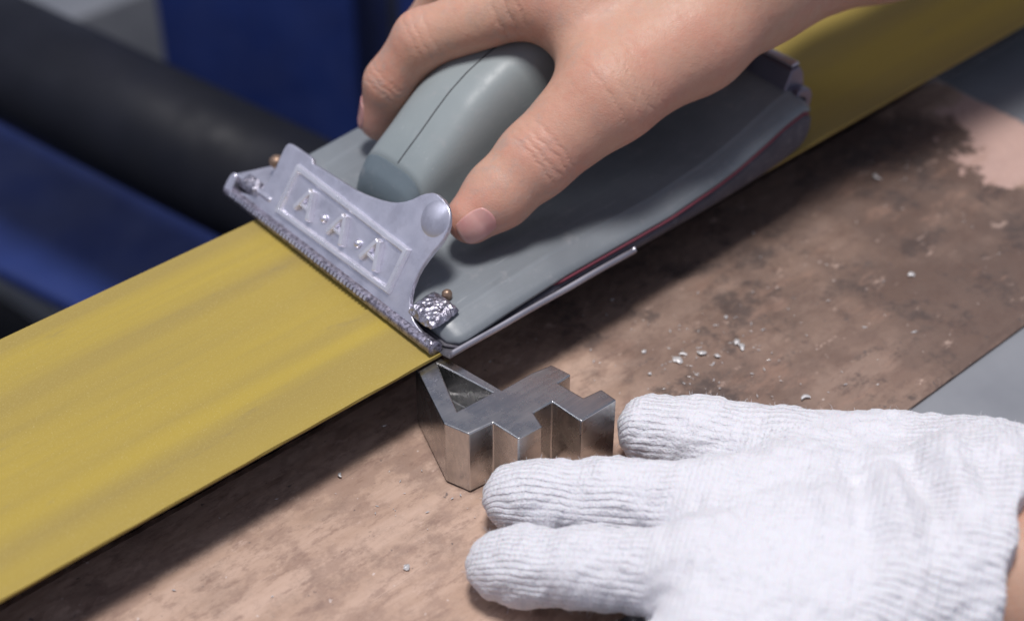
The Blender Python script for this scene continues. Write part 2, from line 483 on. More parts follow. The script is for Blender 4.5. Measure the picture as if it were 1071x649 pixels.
def band(name, x0, x1, y0, y1, lo, hi, mat, parent, r=1.2, n=70, inset=0.0, ry=None):
    """rounded slab following the bowed profile between lo(x) and hi(x)"""
    v = []; prof = []
    for x in np.linspace(x0, x1, n):
        zl, zh = lo(x), hi(x); rr = min(r, (zh - zl) * .9 if ry else (zh - zl) * .48); yy = ry or rr
        # corner rounding toward the two ends in plan
        e = min(x - x0, x1 - x); k = 5.0
        ins = inset + (k - math.sqrt(max(0, k * k - max(0, k - e) ** 2)) if e < k else 0) * .8
        a, b = y0 + ins, y1 - ins; pts = []
        pts += [(a, zl + (rr if not ry else .2)), (a, zh - rr)]
        for q in range(1, 5): an = q / 4 * math.pi / 2; pts.append((a + yy - yy * math.cos(an), zh - rr + rr * math.sin(an)) if not ry else (a + yy * q / 4, zh - rr + rr * (q / 4) ** .85))
        if ry: pts.insert(-1, (a + yy - .5, zh - .13 * rr)); pts.append((a + yy + .5, zh + .02))
        m_ = 10
        for q in range(1, m_): t = q / m_; pts.append((a + yy + (b - a - yy - rr) * t, zh + (.5 * math.sin(math.pi * t) if mat is DECK else 0)))
        for q in range(0, 5): an = q / 4 * math.pi / 2; pts.append((b - rr + rr * math.sin(an), zh - rr + rr * math.cos(an)))
        pts += [(b, zl + min(rr, .3 * (zh - zl))), (b - .3, zl), (a + .3, zl)]
        prof.append([(x, y, z) for y, z in pts])
    m_ = len(prof[0]); v = [p for r_ in prof for p in r_]
    f = grid_faces(len(prof), m_, True); f.append(list(range(m_))); f.append([(len(prof) - 1) * m_ + k for k in range(m_)][::-1])
    o = mesh_obj(name, v, f, mat, parent)
    bm = bmesh.new(); bm.from_mesh(o.data); bmesh.ops.recalc_face_normals(bm, faces=bm.faces); bm.to_mesh(o.data); bm.free()
    return o

SL = math.atan2(1, .74)                      # slope of the front clip
CE, SE = math.cos(SL), math.sin(SL)
PN = Vector((-SE, 0, CE))                    # outward normal of the plate
def plate(y, s, h=0.0): return Vector((-.44 + s * CE, y, s * SE)) + PN * h

def smooth_poly(pts, it=2, keep=()):
    pts = [np.array(p, float) for p in pts]
    for _ in range(it):
        q = []
        for i in range(len(pts)):
            a, b = pts[i], pts[(i + 1) % len(pts)]
            q += [a * .78 + b * .22, a * .22 + b * .78]
        pts = q
    return [tuple(p) for p in pts]

def plate_prism(name, poly, h0, h1, mat, parent, bev=.5, it=1):
    p = ccw(smooth_poly(poly, it) if it else poly); n = len(p)
    v = [tuple(plate(y, s, h0)) for y, s in p] + [tuple(plate(y, s, h1)) for y, s in p]
    f = [list(range(n))[::-1], list(range(n, 2 * n))] + [[i, (i + 1) % n, n + (i + 1) % n, n + i] for i in range(n)]
    o = mesh_obj(name, v, f, mat, parent, smooth=False)
    bm = bmesh.new(); bm.from_mesh(o.data); bmesh.ops.recalc_face_normals(bm, faces=bm.faces); bm.to_mesh(o.data); bm.free()
    return bevel(o, bev, 3, 30)

def plate_bar(a, b, w, h0, h1):
    """a bar lying on the plate from (y,s) a to b"""
    a, b = np.array(a, float), np.array(b, float); d = (b - a) / np.linalg.norm(b - a); nrm = np.array([-d[1], d[0]]) * w / 2
    return ccw([tuple(a + nrm), tuple(a - nrm), tuple(b - nrm), tuple(b + nrm)])

def make_sander():
    root = empty('hand_sander', (82, 49, 0))
    tag(root, 'grey hand sander with silver clip pressed onto the yellow belt', 'hand sander')
    band('deck_plate', 5, 159, -3.0, 98.5, lambda x: dtop(x) - 4.6, dtop, DECK, root, 3.4, ry=7.5)
    band('red_felt_layer', 42, 158.3, -3.3, 98.8, lambda x: dtop(x) - 5.9, lambda x: dtop(x) - 4.7, RED, root, .5)
    band('foam_pad', 4, 160, -3.1, 98.6, lambda x: dbot(x) + .1, lambda x: max(dbot(x) + .7, dtop(x) - 6.0), FOAM, root, 1.6)
    # loose folded strip of the sheet showing along the near side
    v = []; xs = np.linspace(2, 76, 50)
    for x in xs:
        lift = .45 + .006 * x
        for y, dz in ((6, -.05), (-1, 0), (-4.2, .45 + lift * .4), (-4.6, 1.0 + lift * .6), (-3.7, 2.5 + lift * .6), (-3.55, 2.3 + lift * .6), (-4.1, 1.0 + lift * .6), (-.8, .25), (6, .2)):
            v.append((x, y + .06 * math.sin(x * .23), dz + .12 - .25))
    f = grid_faces(len(xs), 9, True) + [list(range(9)), [49 * 9 + k for k in range(9)][::-1]]
    o = mesh_obj('folded_sheet_edge', v, f, SHEET, root)
    # handle
    hx = [22.6, 23.3, 25, 28.6, 33, 38, 44, 50, 57, 65, 75, 85, 98, 110, 122, 134, 144, 151, 156, 159]
    ht = [13.0, 17, 21.0, 25.6, 29.2, 33.0, 38.0, 42.6, 46.6, 49.8, 52.6, 54.4, 55.4, 55.2, 53.2, 49, 43, 36, 28, 18]
    hw = [9, 10.6, 11.8, 12.8, 13.2, 13.6, 14.0, 14.4, 14.8, 15.2, 15.8, 16.2, 16.6, 16.6, 16.4, 16, 15.4, 14.6, 13, 9]
    def loft(name, lo, hi, mat, n, skirt=0):
        X = np.linspace(lo, hi, n); v = []; m_ = 40
        for x in X:
            zt = np.interp(x, hx, ht); w = np.interp(x, hx, hw); zb = dtop(x) - .6
            ex = 2 / 3.6
            for k in range(m_):
                an = math.pi * k / (m_ - 1); c, s = math.cos(an), math.sin(an)
                flare = 1 + .10 * max(0, 1 - s * 3) ** 2
                side = 1.0 if c < 0 else 1.32
                v.append((x, 52 + side * w * flare * math.copysign(abs(c) ** ex, c), zb + (zt - zb) * abs(s) ** ex))
        f = grid_faces(n, m_, True); f.append(list(range(m_))); f.append([(n - 1) * m_ + k for k in range(m_)][::-1])
        o = mesh_obj(name, v, f, mat, root)
        bm = bmesh.new(); bm.from_mesh(o.data); bmesh.ops.recalc_face_normals(bm, faces=bm.faces); bm.to_mesh(o.data); bm.free()
        return o
    h = loft('handle', 28.7, 159, HANDLE, 90); h['label'] = 'arched light grey plastic handle'
    nose = loft('handle_nose', 22.6, 28.6, NOSE, 12); nose['label'] = 'darker grey front face of the handle'
    bevel(nose, .5)
    # moulding seam along the crown of the handle
    v = []; X = np.linspace(29.2, 150, 80)
    for x in X:
        z = np.interp(x, hx, ht)
        for dy, dz in ((-.22, -.3), (-.22, .07), (.22, .07), (.22, -.3)): v.append((x, 52 + dy, z + dz))
    f = grid_faces(80, 4, True); mesh_obj('seam', v, f, DARK, h)

    # ---- front clip
    outline = [(101.9, 3.4), (97.2, 4.6), (93.5, 5.6), (90.6, 8.0), (89.0, 11.8), (88.4, 17.8), (88.8, 21.5), (88.6, 25.4), (87.6, 26.7), (85.0, 26.9), (80, 27.0), (75.5, 27.0), (74.6, 25.6), (71.3, 26.0),
               (60.8, 26.4), (52, 26.9), (43.4, 28.6), (37.5, 30.4), (32.8, 33.4), (29.0, 37.6), (25.4, 39.8), (20.6, 39.4), (17.0, 36.9), (14.8, 33.4), (15.0, 28.6), (16.4, 24.5),
               (17.8, 17.8), (17.0, 11.4), (14.0, 6.8), (10.2, 4.8), (3.6, 3.6), (3.4, 2.4), (102, 2.2)]
    clip = plate_prism('front_clip', outline, -.2, 1.5, CAST, root, .4, 1)
    clip['label'] = 'silver cast front clip with raised letters and frame'
    # raised frame round the letters: four bars mitred as one ring
    o_, i_ = [(80.2, 6.2), (80.0, 23.2), (23.6, 22.0), (23.4, 7.0)], [(77.6, 8.4), (77.5, 20.6), (26.2, 19.6), (26.0, 9.2)]
    v = [tuple(plate(y, s, h_)) for h_, r_ in ((1.3, o_), (2.75, [(79.7, 6.6), (79.5, 22.8), (24.1, 21.6), (23.9, 7.4)]), (2.75, [(78.2, 7.9), (78.1, 21.2), (25.6, 20.2), (25.4, 8.7)]), (1.3, i_)) for y, s in r_]
    f = [[a * 4 + k, a * 4 + (k + 1) % 4, ((a + 1) % 4) * 4 + (k + 1) % 4, ((a + 1) % 4) * 4 + k] for a in range(4) for k in range(4)]
    fo = mesh_obj('raised_frame', v, f, HIGHLIGHT, clip, False)
    bm = bmesh.new(); bm.from_mesh(fo.data); bmesh.ops.recalc_face_normals(bm, faces=bm.faces); bm.to_mesh(fo.data); bm.free(); bevel(fo, .2, 2, 20)
    # letters A . A . A
    def letter(yc):
        bars = [((yc + .3, 18.9), (yc - 3.4, 10.1)), ((yc + .7, 18.9), (yc + 4.9, 10.7)), ((yc + 3.2, 13.5), (yc - 1.9, 13.0))]
        v, f = [], []
        for k, (a, b) in enumerate(bars):
            q = plate_bar(a, b, 1.8 if k < 2 else 1.1, 0, 0); b0 = len(v); top = 3.2 - .25 * k
            v += [tuple(plate(y, s, 1.35)) for y, s in q] + [tuple(plate(y * .82 + q_c[0] * .18, s * .9 + q_c[1] * .1, top)) for (y, s), q_c in zip(q, [np.mean(q, 0)] * 4)]
            f += [[b0 + i, b0 + (i + 1) % 4, b0 + 4 + (i + 1) % 4, b0 + 4 + i] for i in range(4)] + [[b0 + 4, b0 + 5, b0 + 6, b0 + 7]]
        o = mesh_obj('letter_a', v, f, HIGHLIGHT, clip, False)
        bm = bmesh.new(); bm.from_mesh(o.data); bmesh.ops.recalc_face_normals(bm, faces=bm.faces); bm.to_mesh(o.data); bm.free(); bevel(o, .22, 2, 20)
        o['label'] = 'raised letter A'
    for yc in (68.2, 51.5, 35.0): letter(yc)
    for yc in (60.0, 43.2):
        c = plate(yc, 13.9, 1.3); v, f = cylv(c, c + PN * 1.5, 1.35, n=18, prof=[(0, 1.45), (.5, 1.3), (.85, .9), (1, .3)])
        mesh_obj('raised_dot', v, f, CAST, clip)
    # thumb boss on the raised tab
    c = plate(20.9, 33.4, 1.2); v, f = cylv(c, c + PN * 1.0, 5, n=40, prof=[(0, 6.0), (.3, 5.3), (.6, 4.4), (.85, 3.0), (.97, 1.6), (1, .3)])
    mesh_obj('tab_boss', v, f, CAST, clip)
    # rolled jaw below the plate, with teeth
    v, f = [], []
    ys = np.linspace(.5, 104.5, 160); m_ = 16
    for y in ys:
        rr = 2.3 + .07 * math.sin(y * 2.1) * math.sin(y * .7) + random.uniform(-.05, .05)
        for k in range(m_):
            an = 2 * math.pi * k / m_
            v.append((.45 + rr * .95 * math.cos(an), y, 2.15 + rr * .9 * math.sin(an)))
    f = grid_faces(len(ys), m_, True) + [list(range(m_)), [159 * m_ + k for k in range(m_)][::-1]]
    jaw = mesh_obj('jaw_roll', v, f, JAW, clip)
    bm = bmesh.new(); bm.from_mesh(jaw.data); bmesh.ops.recalc_face_normals(bm, faces=bm.faces); bm.to_mesh(jaw.data); bm.free()
    tv, tf = boxv((0, 0, 0), (.62, .48, .62), Matrix.Rotation(.6, 3, 'Y'))
    tooth0 = None
    for k in range(44):
        y = 99.5 - k * 1.62
        p = plate(y, 2.4, 3.0)
        if tooth0 is None:
            tooth0 = mesh_obj('jaw_tooth', [tuple(Vector(q) + p) for q in tv], tf, CAST, clip, False); first = p.copy()
        else:
            t = tooth0.copy(); link(t, clip); t.location = (p - first) * MM + Vector((0, 0, random.uniform(-.00012, .00012)))
    # upright horn at the far end and turned-up corner at the near end
    for yc, hh in ((103.2, 8.6), (2.2, 4.2)):
        q = [(yc - 1.9, 1.2), (yc + 1.9, 1.2), (yc + 1.7, hh * .8), (yc + .7, hh), (yc - .9, hh), (yc - 1.8, hh * .75)]
        plate_prism('end_horn', q, -2.4, 2.6, CAST if yc > 50 else FOIL, clip, .6, 1)
    # crumpled sheet showing in the two corner cut-outs
    def pad(cy, s0, s1, w, xc):
        nu, nv = 26, 26; v = []; lump = np.random.uniform(-1, 1, (nu, nv)); lump = (lump + np.roll(lump, 1, 0) + np.roll(lump, 1, 1)) / 2
        for i in range(nu):
            for j in range(nv):
                a, b = -1 + 2 * i / (nu - 1), -1 + 2 * j / (nv - 1)
                u_, w_ = a * math.sqrt(1 - b * b / 6), b * math.sqrt(1 - a * a / 6); rr = min(1, max(abs(a), abs(b)) ** 6)
                p = Vector((xc + (s1 - s0) / 2 * w_ + 0, cy + w * u_, 6.9 + 2.2 * (1 - rr) + .25 * lump[i, j] + .8 * w_))
                v.append(tuple(p))
        mesh_obj('crumpled_sheet', v, grid_faces(nu, nv), FOIL, root)
    pad(95.0, 0, 4.6, 4.6, 3.6); pad(9.2, 0, 11.0, 6.0, 7.2)
    v, f = prism([(2.6, 84), (15.6, 84), (15.6, 97.5), (13.2, 99.5), (2.6, 103.2)], 5.0, 8.3); bevel(mesh_obj('clip_bed', v, f, CAST, root, False), .8, 3)
    # brass pins
    for x, y, z, s in ((13.3, 93.4, 9, .95), (14.6, 11.0, 6.0, .6)):
        v, f = cylv((x, y, z - 2), (x - 1, y, z + 6.6 * s), 1.5, n=20, prof=[(0, 1.3), (.62, 1.3), (.64, 2.3 * s), (.72, 2.6 * s), (.86, 2.4 * s), (.97, 1.4 * s), (1, .4)])
        mesh_obj('brass_pin', v, f, BRASS, root)
    # rear clip: low jaw and a raised tab at the near end
    q = [(158.5, 21.5), (160, 26.2), (168.2, 24.0), (169.6, 20.2), (168.2, 13.0), (166.0, 12.6), (165.6, 19.8)]
    def rear(name, y0, y1, q, mat):
        n = len(q); v = [(x, y0, z) for x, z in q] + [(x, y1, z) for x, z in q]
        f = [list(range(n)), list(range(n, 2 * n))[::-1]] + [[i, (i + 1) % n, n + (i + 1) % n, n + i][::-1] for i in range(n)]
        o = mesh_obj(name, v, f, mat, root, False)
        bm = bmesh.new(); bm.from_mesh(o.data); bmesh.ops.recalc_face_normals(bm, faces=bm.faces); bm.to_mesh(o.data); bm.free(); bevel(o, .7, 3, 25)
        return o
    rear('rear_jaw', 1.5, 96, [(154, 21.3), (155.5, 23.3), (161.0, 21.7), (162.4, 18.9), (161.2, 11.9), (159.4, 11.7), (158.8, 18.9)], DARKSTEEL)
    rear('rear_clip', 5, 25, [(151.5, 21.6), (154.6, 29.6), (158.4, 29.9), (160.6, 26.5), (161.8, 21.4), (156.5, 20.4)], DARKSTEEL)
    rear('rear_clip_edge', 5.5, 24.5, [(154.8, 30.1), (155.4, 31.2), (158.2, 31.2), (159.0, 30.1)], CAST)
    rear('rear_bracket', 25.3, 34, [(142, 18.5), (145, 29), (153, 31), (159, 28), (159, 20)], DARK)
    return root
SANDER = make_sander()

# ------------------------------------------------------------------ bodies: smooth signed-distance surfaces
def smin(a, b, k):
    h = np.clip(.5 + .5 * (b - a) / k, 0, 1); return b * (1 - h) + a * h - k * h * (1 - h)

def cone(P, a, b, ra, rb):
    a = np.asarray(a, float); b = np.asarray(b, float); d = b - a; L2 = d @ d
    t = np.clip(((P - a) @ d) / L2, 0, 1)
    return np.linalg.norm(P - a - t[..., None] * d, axis=-1) - (ra + (rb - ra) * t)

def ell(P, c, r, axes):
    q = ((P - np.asarray(c, float)) @ np.asarray(axes, float).T) / np.asarray(r, float)
    k = np.linalg.norm(q, axis=-1); return (k - 1) * min(r)

def chain(P, pts, k=3.0):
    d = None
    for i in range(len(pts) - 1):
        (a, ra), (b, rb) = pts[i], pts[i + 1]; c = cone(P, a, b, ra, rb)
        d = c if d is None else smin(d, c, k)
    return d

def surface_nets(fn, lo, hi, h):
    lo = np.asarray(lo, float); n = np.ceil((np.asarray(hi, float) - lo) / h).astype(int) + 1
    D = np.empty(n, np.float32)
    ys, zs = np.arange(n[1]) * h + lo[1], np.arange(n[2]) * h + lo[2]
    for i0 in range(0, n[0], 24):
        xs = np.arange(i0, min(n[0], i0 + 24)) * h + lo[0]
        G = np.stack(np.meshgrid(xs, ys, zs, indexing='ij'), -1)
        D[i0:i0 + len(xs)] = fn(G)
    neg = D < 0; c = np.array(n) - 1
    off = [(i, j, k) for i in (0, 1) for j in (0, 1) for k in (0, 1)]
    def sl(A, o): return A[o[0]:o[0] + c[0], o[1]:o[1] + c[1], o[2]:o[2] + c[2]]
    cnt = sum(sl(neg, o).astype(np.int8) for o in off)
    act = (cnt > 0) & (cnt < 8); idx = np.full(c, -1, np.int64); ai = np.argwhere(act); idx[act] = np.arange(len(ai))
    acc = np.zeros((len(ai), 3)); num = np.zeros(len(ai))
    for o in off:
        for ax in range(3):
            if o[ax]: continue
            o2 = list(o); o2[ax] = 1
            d0 = D[tuple((ai + o).T)]; d1 = D[tuple((ai + o2).T)]; m = (d0 < 0) != (d1 < 0)
            t = np.where(m, d0 / np.where(d0 == d1, 1, d0 - d1), 0); p = np.tile(np.array(o, float), (len(ai), 1)); p[:, ax] += t
            acc[m] += p[m]; num += m
    V = (ai + acc / num[:, None]) * h + lo
    F = []
    for ax in range(3):
        b_, c_ = (ax + 1) % 3, (ax + 2) % 3
        a0 = np.take(neg, range(0, n[ax] - 1), ax); a1 = np.take(neg, range(1, n[ax]), ax)
        e = np.argwhere(a0 != a1); e = e[(e[:, b_] > 0) & (e[:, c_] > 0) & (e[:, b_] < c[b_]) & (e[:, c_] < c[c_])]
        s = neg[tuple(e.T)]
        def g(db, dc):
            q = e.copy(); q[:, b_] -= db; q[:, c_] -= dc; return idx[tuple(q.T)]
        q = np.stack([g(1, 1), g(0, 1), g(0, 0), g(1, 0)], 1); q[~s] = q[~s][:, ::-1]; F.append(q)
    return V, np.concatenate(F)

def grad(fn, P, e=.25):
    g = np.stack([fn(P + e * np.eye(3)[k]) - fn(P - e * np.eye(3)[k]) for k in range(3)], -1)
    return g / np.linalg.norm(g, axis=-1, keepdims=True)

def nail_patch(fn, c, ax, nrm, L, Wd, parent, lift=.35):
    ax = np.array(ax, float); ax /= np.linalg.norm(ax); nrm = np.array(nrm, float); nrm -= ax * (nrm @ ax); nrm /= np.linalg.norm(nrm)
    sd = np.cross(ax, nrm); n = 25; P = []; E = []; Ed = []
    for i in range(n):
        for j in range(n):
            a, b = -1 + 2 * i / (n - 1), -1 + 2 * j / (n - 1)
            u_, w_ = a * math.sqrt(1 - b * b / 2.6), b * math.sqrt(1 - a * a / 2.6)
            P.append(np.array(c) + ax * u_ * L / 2 + sd * w_ * Wd / 2 + nrm * 16); r = max(abs(a), abs(b)); E.append(r); Ed.append(u_)
    P = np.array(P)
    for _ in range(60): P = P - nrm * np.clip(fn(P), -2, 2)[:, None] * .8
    E = np.array(E); lf = np.where(E > .99, -.5, lift * np.clip((1.02 - E) / .1, 0.0, 1)) + .25 * np.clip(np.array(Ed), 0, 1) ** 3
    G = grad(fn, P); P = P + G * lf[:, None]
    f = [list(q) for q in grid_faces(n, n)]
    o = mesh_obj('nail', P, f, NAIL, parent, attrs={'edge': np.array(Ed)})
    bm = bmesh.new(); bm.from_mesh(o.data); bmesh.ops.recalc_face_normals(bm, faces=bm.faces)
    if sum((fc.normal.dot(Vector(nrm)) for fc in bm.faces)) < 0: bmesh.ops.reverse_faces(bm, faces=bm.faces)
    bm.to_mesh(o.data); bm.free(); return o

# ---- bare right hand on the handle
def make_hand():
    W1, W2, W3 = (142, 18, 67), (205, 15, 67), (330, 13, 72)
    MC = [(80, 46, 66), (96, 63, 67), (109, 77, 61), (121, 88, 53)]
    CB = [(128, 20, 67), (134, 28, 69), (138, 34, 67), (141, 38, 63)]
    FR = 1.0
    fingers = [
        [((80, 46, 66), 10.4), ((55.5, 71, 50.5), 9.0), ((47, 77.5, 35.5), 8.0), ((44.5, 80.5, 21.5), 6.9)],
        [((96, 63, 67), 10.2), ((82, 88, 52), 9.0), ((75, 94, 36), 8.0), ((72, 91, 20.5), 7.0)],
        [((109, 77, 61), 9.8), ((96, 99, 48), 8.6), ((90, 101, 33), 7.7), ((88, 96, 19.5), 6.8)],
        [((121, 88, 53), 8.8), ((111, 104, 43), 7.6), ((106, 104, 30), 6.9), ((104, 99, 19), 6.2)]]
    TH = [((112, 12, 56), 16.5), ((79, 13.5, 48.5), 15.2), ((54.5, 18.5, 33), 11.2), ((42, 20.6, 25.2), 9.8), ((32.4, 21.6, 20.8), 7.7)]
    def palm(P):
        d = cone(P, CB[0], MC[0], 15, 10.5)
        for k in range(1, 4): d = smin(d, cone(P, CB[k], MC[k], 15, 10.4 - k * .4), 9)
        d = smin(d, cone(P, (112, 12, 57), (92, 36, 62), 14, 9), 10)        # ball of the thumb to index knuckle
        for a, b, ra, rb in ((W1, CB[1], 23, 17), (W1, W2, 24, 28), (W2, W3, 28, 37)): d = smin(d, cone(P, a, b, ra, rb), 12)
        d = smin(d, cone(P, (134, 15, 65), (112, 11.5, 56), 19, 15.5), 10)
        d = smin(d, cone(P, (86, 20, 52), (86, 44, 63), 12, 10.5), 9)          # web between thumb and index
        return d
    def thumb(P): return chain(P, TH, 4)
    def body(P):
        p = palm(P); t = smin(p, thumb(P), 8)
        d = t
        for fi, fg in enumerate(fingers):
            d = np.minimum(d, smin(p, chain(P, fg, 3), 5))
        # hollow of the palm rests on the crown of the handle
        return d
    V, F = surface_nets(body, (18, -32, 8), (336, 118, 132), 1.15)
    # relax, then put joint bulges / creases in
    for _ in range(2):
        s_ = np.zeros_like(V); c_ = np.zeros(len(V))
        for a, b in ((0, 1), (1, 2), (2, 3), (3, 0)):
            np.add.at(s_, F[:, a], V[F[:, b]]); np.add.at(c_, F[:, a], 1); np.add.at(s_, F[:, b], V[F[:, a]]); np.add.at(c_, F[:, b], 1)
        V = V * .5 + .5 * s_ / c_[:, None]
    def near(c, r): return np.exp(-(np.linalg.norm(V - np.array(c), axis=1) / r) ** 2)
    blush = 1.0 * near((31, 20, 21), 12) + .75 * near((54, 13, 37), 12) + .7 * near((47, 78, 36), 12) + .6 * near((41, 81, 22), 9) + .5 * near((52, 71, 54), 13) + .5 * near((78, 40, 72), 16) + .35 * near((95, 0, 52), 22) + .3 * near((80, 8, 46), 14)
    # creases: rings around the joints, only near them, fading round the finger
    def rings(c, ax, w, n, sp):
        ax = np.array(ax, float); ax /= np.linalg.norm(ax); t = (V - np.array(c)) @ ax
        wob = .5 * np.sin(V[:, 0] * .9) + .4 * np.sin(V[:, 1] * 1.1 + V[:, 2] * .7)
        return sum(np.exp(-((t - (k - (n - 1) / 2) * sp + wob * .6) / .55) ** 2) for k in range(n)) * near(c, w)
    cr = .8 * rings((54, 12, 37), (22, -4, 13), 10, 4, 2.6) + .55 * rings((79, 4, 52), (25, -7, 13), 14, 4, 4.2) + .8 * rings((47, 76, 36), (9, -6, 16), 9, 3, 2.3) + .6 * rings((55, 70, 53), (20, -14, 12), 11, 3, 3.0)
    cr += .8 * rings((72, 46, 60), (14, -12, 9), 12, 3, 3.6) + .5 * rings((145, 2, 52), (1, .05, .1), 22, 4, 6)
    grime = 1.1 * near((42, 24, 28), 26) + 1.1 * near((47, 76, 38), 24) + .8 * near((74, 34, 58), 26)
    o = mesh_obj('bare_hand', V, F, SKIN, base=(60, 30, 12), attrs={'blush': np.clip(blush, 0, 1), 'crease': -np.clip(cr, 0, 1), 'grime': np.clip(grime, 0, 1)})
    tag(o, "person's bare hand gripping the sander handle, thumb on the near side", 'hand')
    nail_patch(thumb, (31.0, 20, 20.5), (-10, 1.2, -4.6), (-.20, -.86, .47), 11.0, 9.6, o)
    nail_patch(lambda P: chain(P, fingers[0], 3), (44.2, 81, 23), (-2.5, 3, -14), (-.75, .65, .1), 11, 9.5, o)
    return o
make_hand()

# ---- gloved left hand
def make_glove():
    root = empty('gloved_hand', (30, -110, -24))
    tag(root, "person's hand in a white knitted cotton glove holding the steel block", 'gloved hand')
    Lt = np.array([.86, .51, 0.0])
    digits = [
        [((21, -92.5, -4), 11.8), ((4.2, -66.6, -9.5), 10.4), ((-5.4, -53, -12.8), 10.2), ((-10.0, -47, -14.2), 9.6)],            # index
        [((-1, -106, -3), 12.0), ((-16.6, -80, -8.6), 10.2), ((-25.4, -67, -13.2), 9.7), ((-29.0, -61.8, -14.6), 9.2)],   # middle
        [((-17, -122, -5), 11.4), ((-33, -106, -11.5), 9.6), ((-39, -98, -14.6), 9.2), ((-41.5, -95, -15.4), 8.8)],   # ring
        [((-31, -137, -8), 11.0), ((-44, -121, -12), 9.4), ((-50, -112, -15), 8.8), ((-52.5, -108.5, -16), 8.4)]]       # little
    THB = [((68, -112, -10), 15), ((53, -87, -9.5), 12.4), ((41, -66, -10.5), 11.2), ((34, -54.5, -11.5), 10.4)]
    def palm(P):
        d = cone(P, (62, -142, -6), (23, -91, -4), 21, 13)
        for a, ra in (((1, -105, -2), 14), ((-13, -119, -3), 14), ((-28, -134, -7), 12.5)): d = smin(d, cone(P, (56, -150, -4), a, 22, ra), 10)
        d = smin(d, cone(P, (68, -112, -10), (76, -134, -8), 15, 20), 12)
        d = smin(d, cone(P, (40, -100, -7), (64, -100, -11), 13, 12), 10)
        # cuff
        d = smin(d, cone(P, (70, -137, -7), (82, -158, -8), 25, 25), 8)
        d = smin(d, cone(P, (52, -150, -5), (60, -168, -6), 24, 24), 8)
        return d
    CA = np.array([.50, -.866, 0.0]); CC = np.array([48.5, -157.0, 0])
    def body(P):
        p = palm(P); d = smin(p, chain(P, THB, 4), 8)
        ch = [chain(P, g, 4) for g in digits]; ch[0] = smin(ch[0], ch[1], 4.5)
        for c_ in ch: d = np.minimum(d, smin(p, c_, 5))
        wr = .7 * np.sin(P[..., 0] * .12 + P[..., 1] * .05) * np.sin(P[..., 1] * .11 - P[..., 0] * .03) * np.clip((P[..., 2] + 14) / 10, 0, 1)
        # slack folds running across the back of the hand
        t = (P[..., 0] * .95 + P[..., 1] * .3); cfold = np.exp(-((P[..., 1] + 118) / 22) ** 2)
        wr = wr + 2.0 * (np.abs(np.sin(t * .11 + .012 * P[..., 1] + .9)) ** 3 - .3) * cfold * np.clip((P[..., 2] + 4) / 8, 0, 1)
        for q0, q1 in (((52, -106), (14, -142)), ((64, -112), (26, -156)), ((74, -124), (50, -150))):      # creases of slack cloth
            a_, b_ = np.array(q0, float), np.array(q1, float); e_ = b_ - a_; tt = np.clip(((P[..., :2] - a_) @ e_) / (e_ @ e_), 0, 1)
            dd = np.linalg.norm(P[..., :2] - a_ - tt[..., None] * e_, axis=-1); wr = wr - 1.9 * np.exp(-(dd / 4.2) ** 2) * np.sin(math.pi * np.clip(tt, .02, .98)) * (P[..., 2] > -4) + 1.5 * np.exp(-((dd - 7.5) / 4.0) ** 2) * np.sin(math.pi * np.clip(tt, .02, .98)) * (P[..., 2] > -4)
        q_ = P * .62; wr = wr + .42 * np.sin(q_[..., 0] + 1.7 * np.sin(q_[..., 1] * .7)) * np.sin(q_[..., 1] * 1.1 + 1.3 * np.sin(q_[..., 0] * .6) + q_[..., 2] * .8)
        d = d - wr
        cut = (P - CC) @ CA + .8 * np.sin(P[..., 0] * .5) - .016 * np.clip((P - CC) @ Lt - 8, 0, 60) ** 2
        # rolled hem: the cloth swells just before the cut, hollow beyond
        d = np.maximum(d - .9 * np.exp(-((cut + 2.5) / 2.2) ** 2), cut)
        return np.maximum(d, -24.2 - P[..., 2] + 0 * d) if False else d
    V, F = surface_nets(body, (-68, -184, -44), (112, -36, 34), .95)
    # coordinates for the knit
    def prim_w(P, g): return chain(P, g, 3)
    ds, ribs, rows, amts = [], [], [], []
    for g in digits + [THB]:
        a, b = np.array(g[0][0], float), np.array(g[-1][0], float); ax = b - a; ax[2] *= .6; ax /= np.linalg.norm(ax)
        lat = np.cross(ax, [0, 0, 1.0]); lat /= np.linalg.norm(lat); up = np.cross(lat, ax)
        q = V - a; x_, z_ = q @ lat, q @ up
        ang = np.arctan2(x_, np.maximum(z_ + 14, 1)) * 24
        ds.append(prim_w(V, g)); ribs.append(ang); amts.append(np.full(len(V), 1.0))
    pl = palm(V); q = V - np.array([30, -110, 0]); axp = np.array([-.52, .854, 0])
    ds.append(pl - 1.0); ribs.append(q @ Lt + .22 * V[:, 2])
    cuffd = (V - CC) @ CA
    amts.append(.30 + .70 * np.clip((cuffd + 34) / 10, 0, 1))
    ds = np.array(ds); w = np.exp(-np.clip(ds - ds.min(0), 0, 30) / 1.3); w /= w.sum(0)
    best = ds.argmin(0); ar = np.arange(len(V))
    rib = np.array(ribs)[best, ar]; row = q @ axp; amt = (np.array(amts) * w).sum(0) * np.clip(np.sort(w, 0)[-1] * 2.2 - 1.25, 0, 1)
    # thick yarn: move the surface itself a little too
    N = grad(body, V, .6); V = V + N * (amt * .09 * np.sin(rib * 2 * math.pi / 2.0))[:, None] + N * np.random.normal(0, .06, (len(V), 1))
    # forearm inside the cuff
    def arm(P):
        d = chain(P, [((52, -146, -5), 21), ((76, -188, -6), 22), ((110, -246, -4), 28), ((165, -340, 2), 36)], 6)
        return d
    Va, Fa = surface_nets(arm, (20, -380, -45), (205, -150, 45), 1.6)
    z = np.zeros(len(Va))
    mesh_obj('wrist', Va, Fa, SKIN, root, attrs={'blush': z, 'crease': z, 'grime': z + .2})
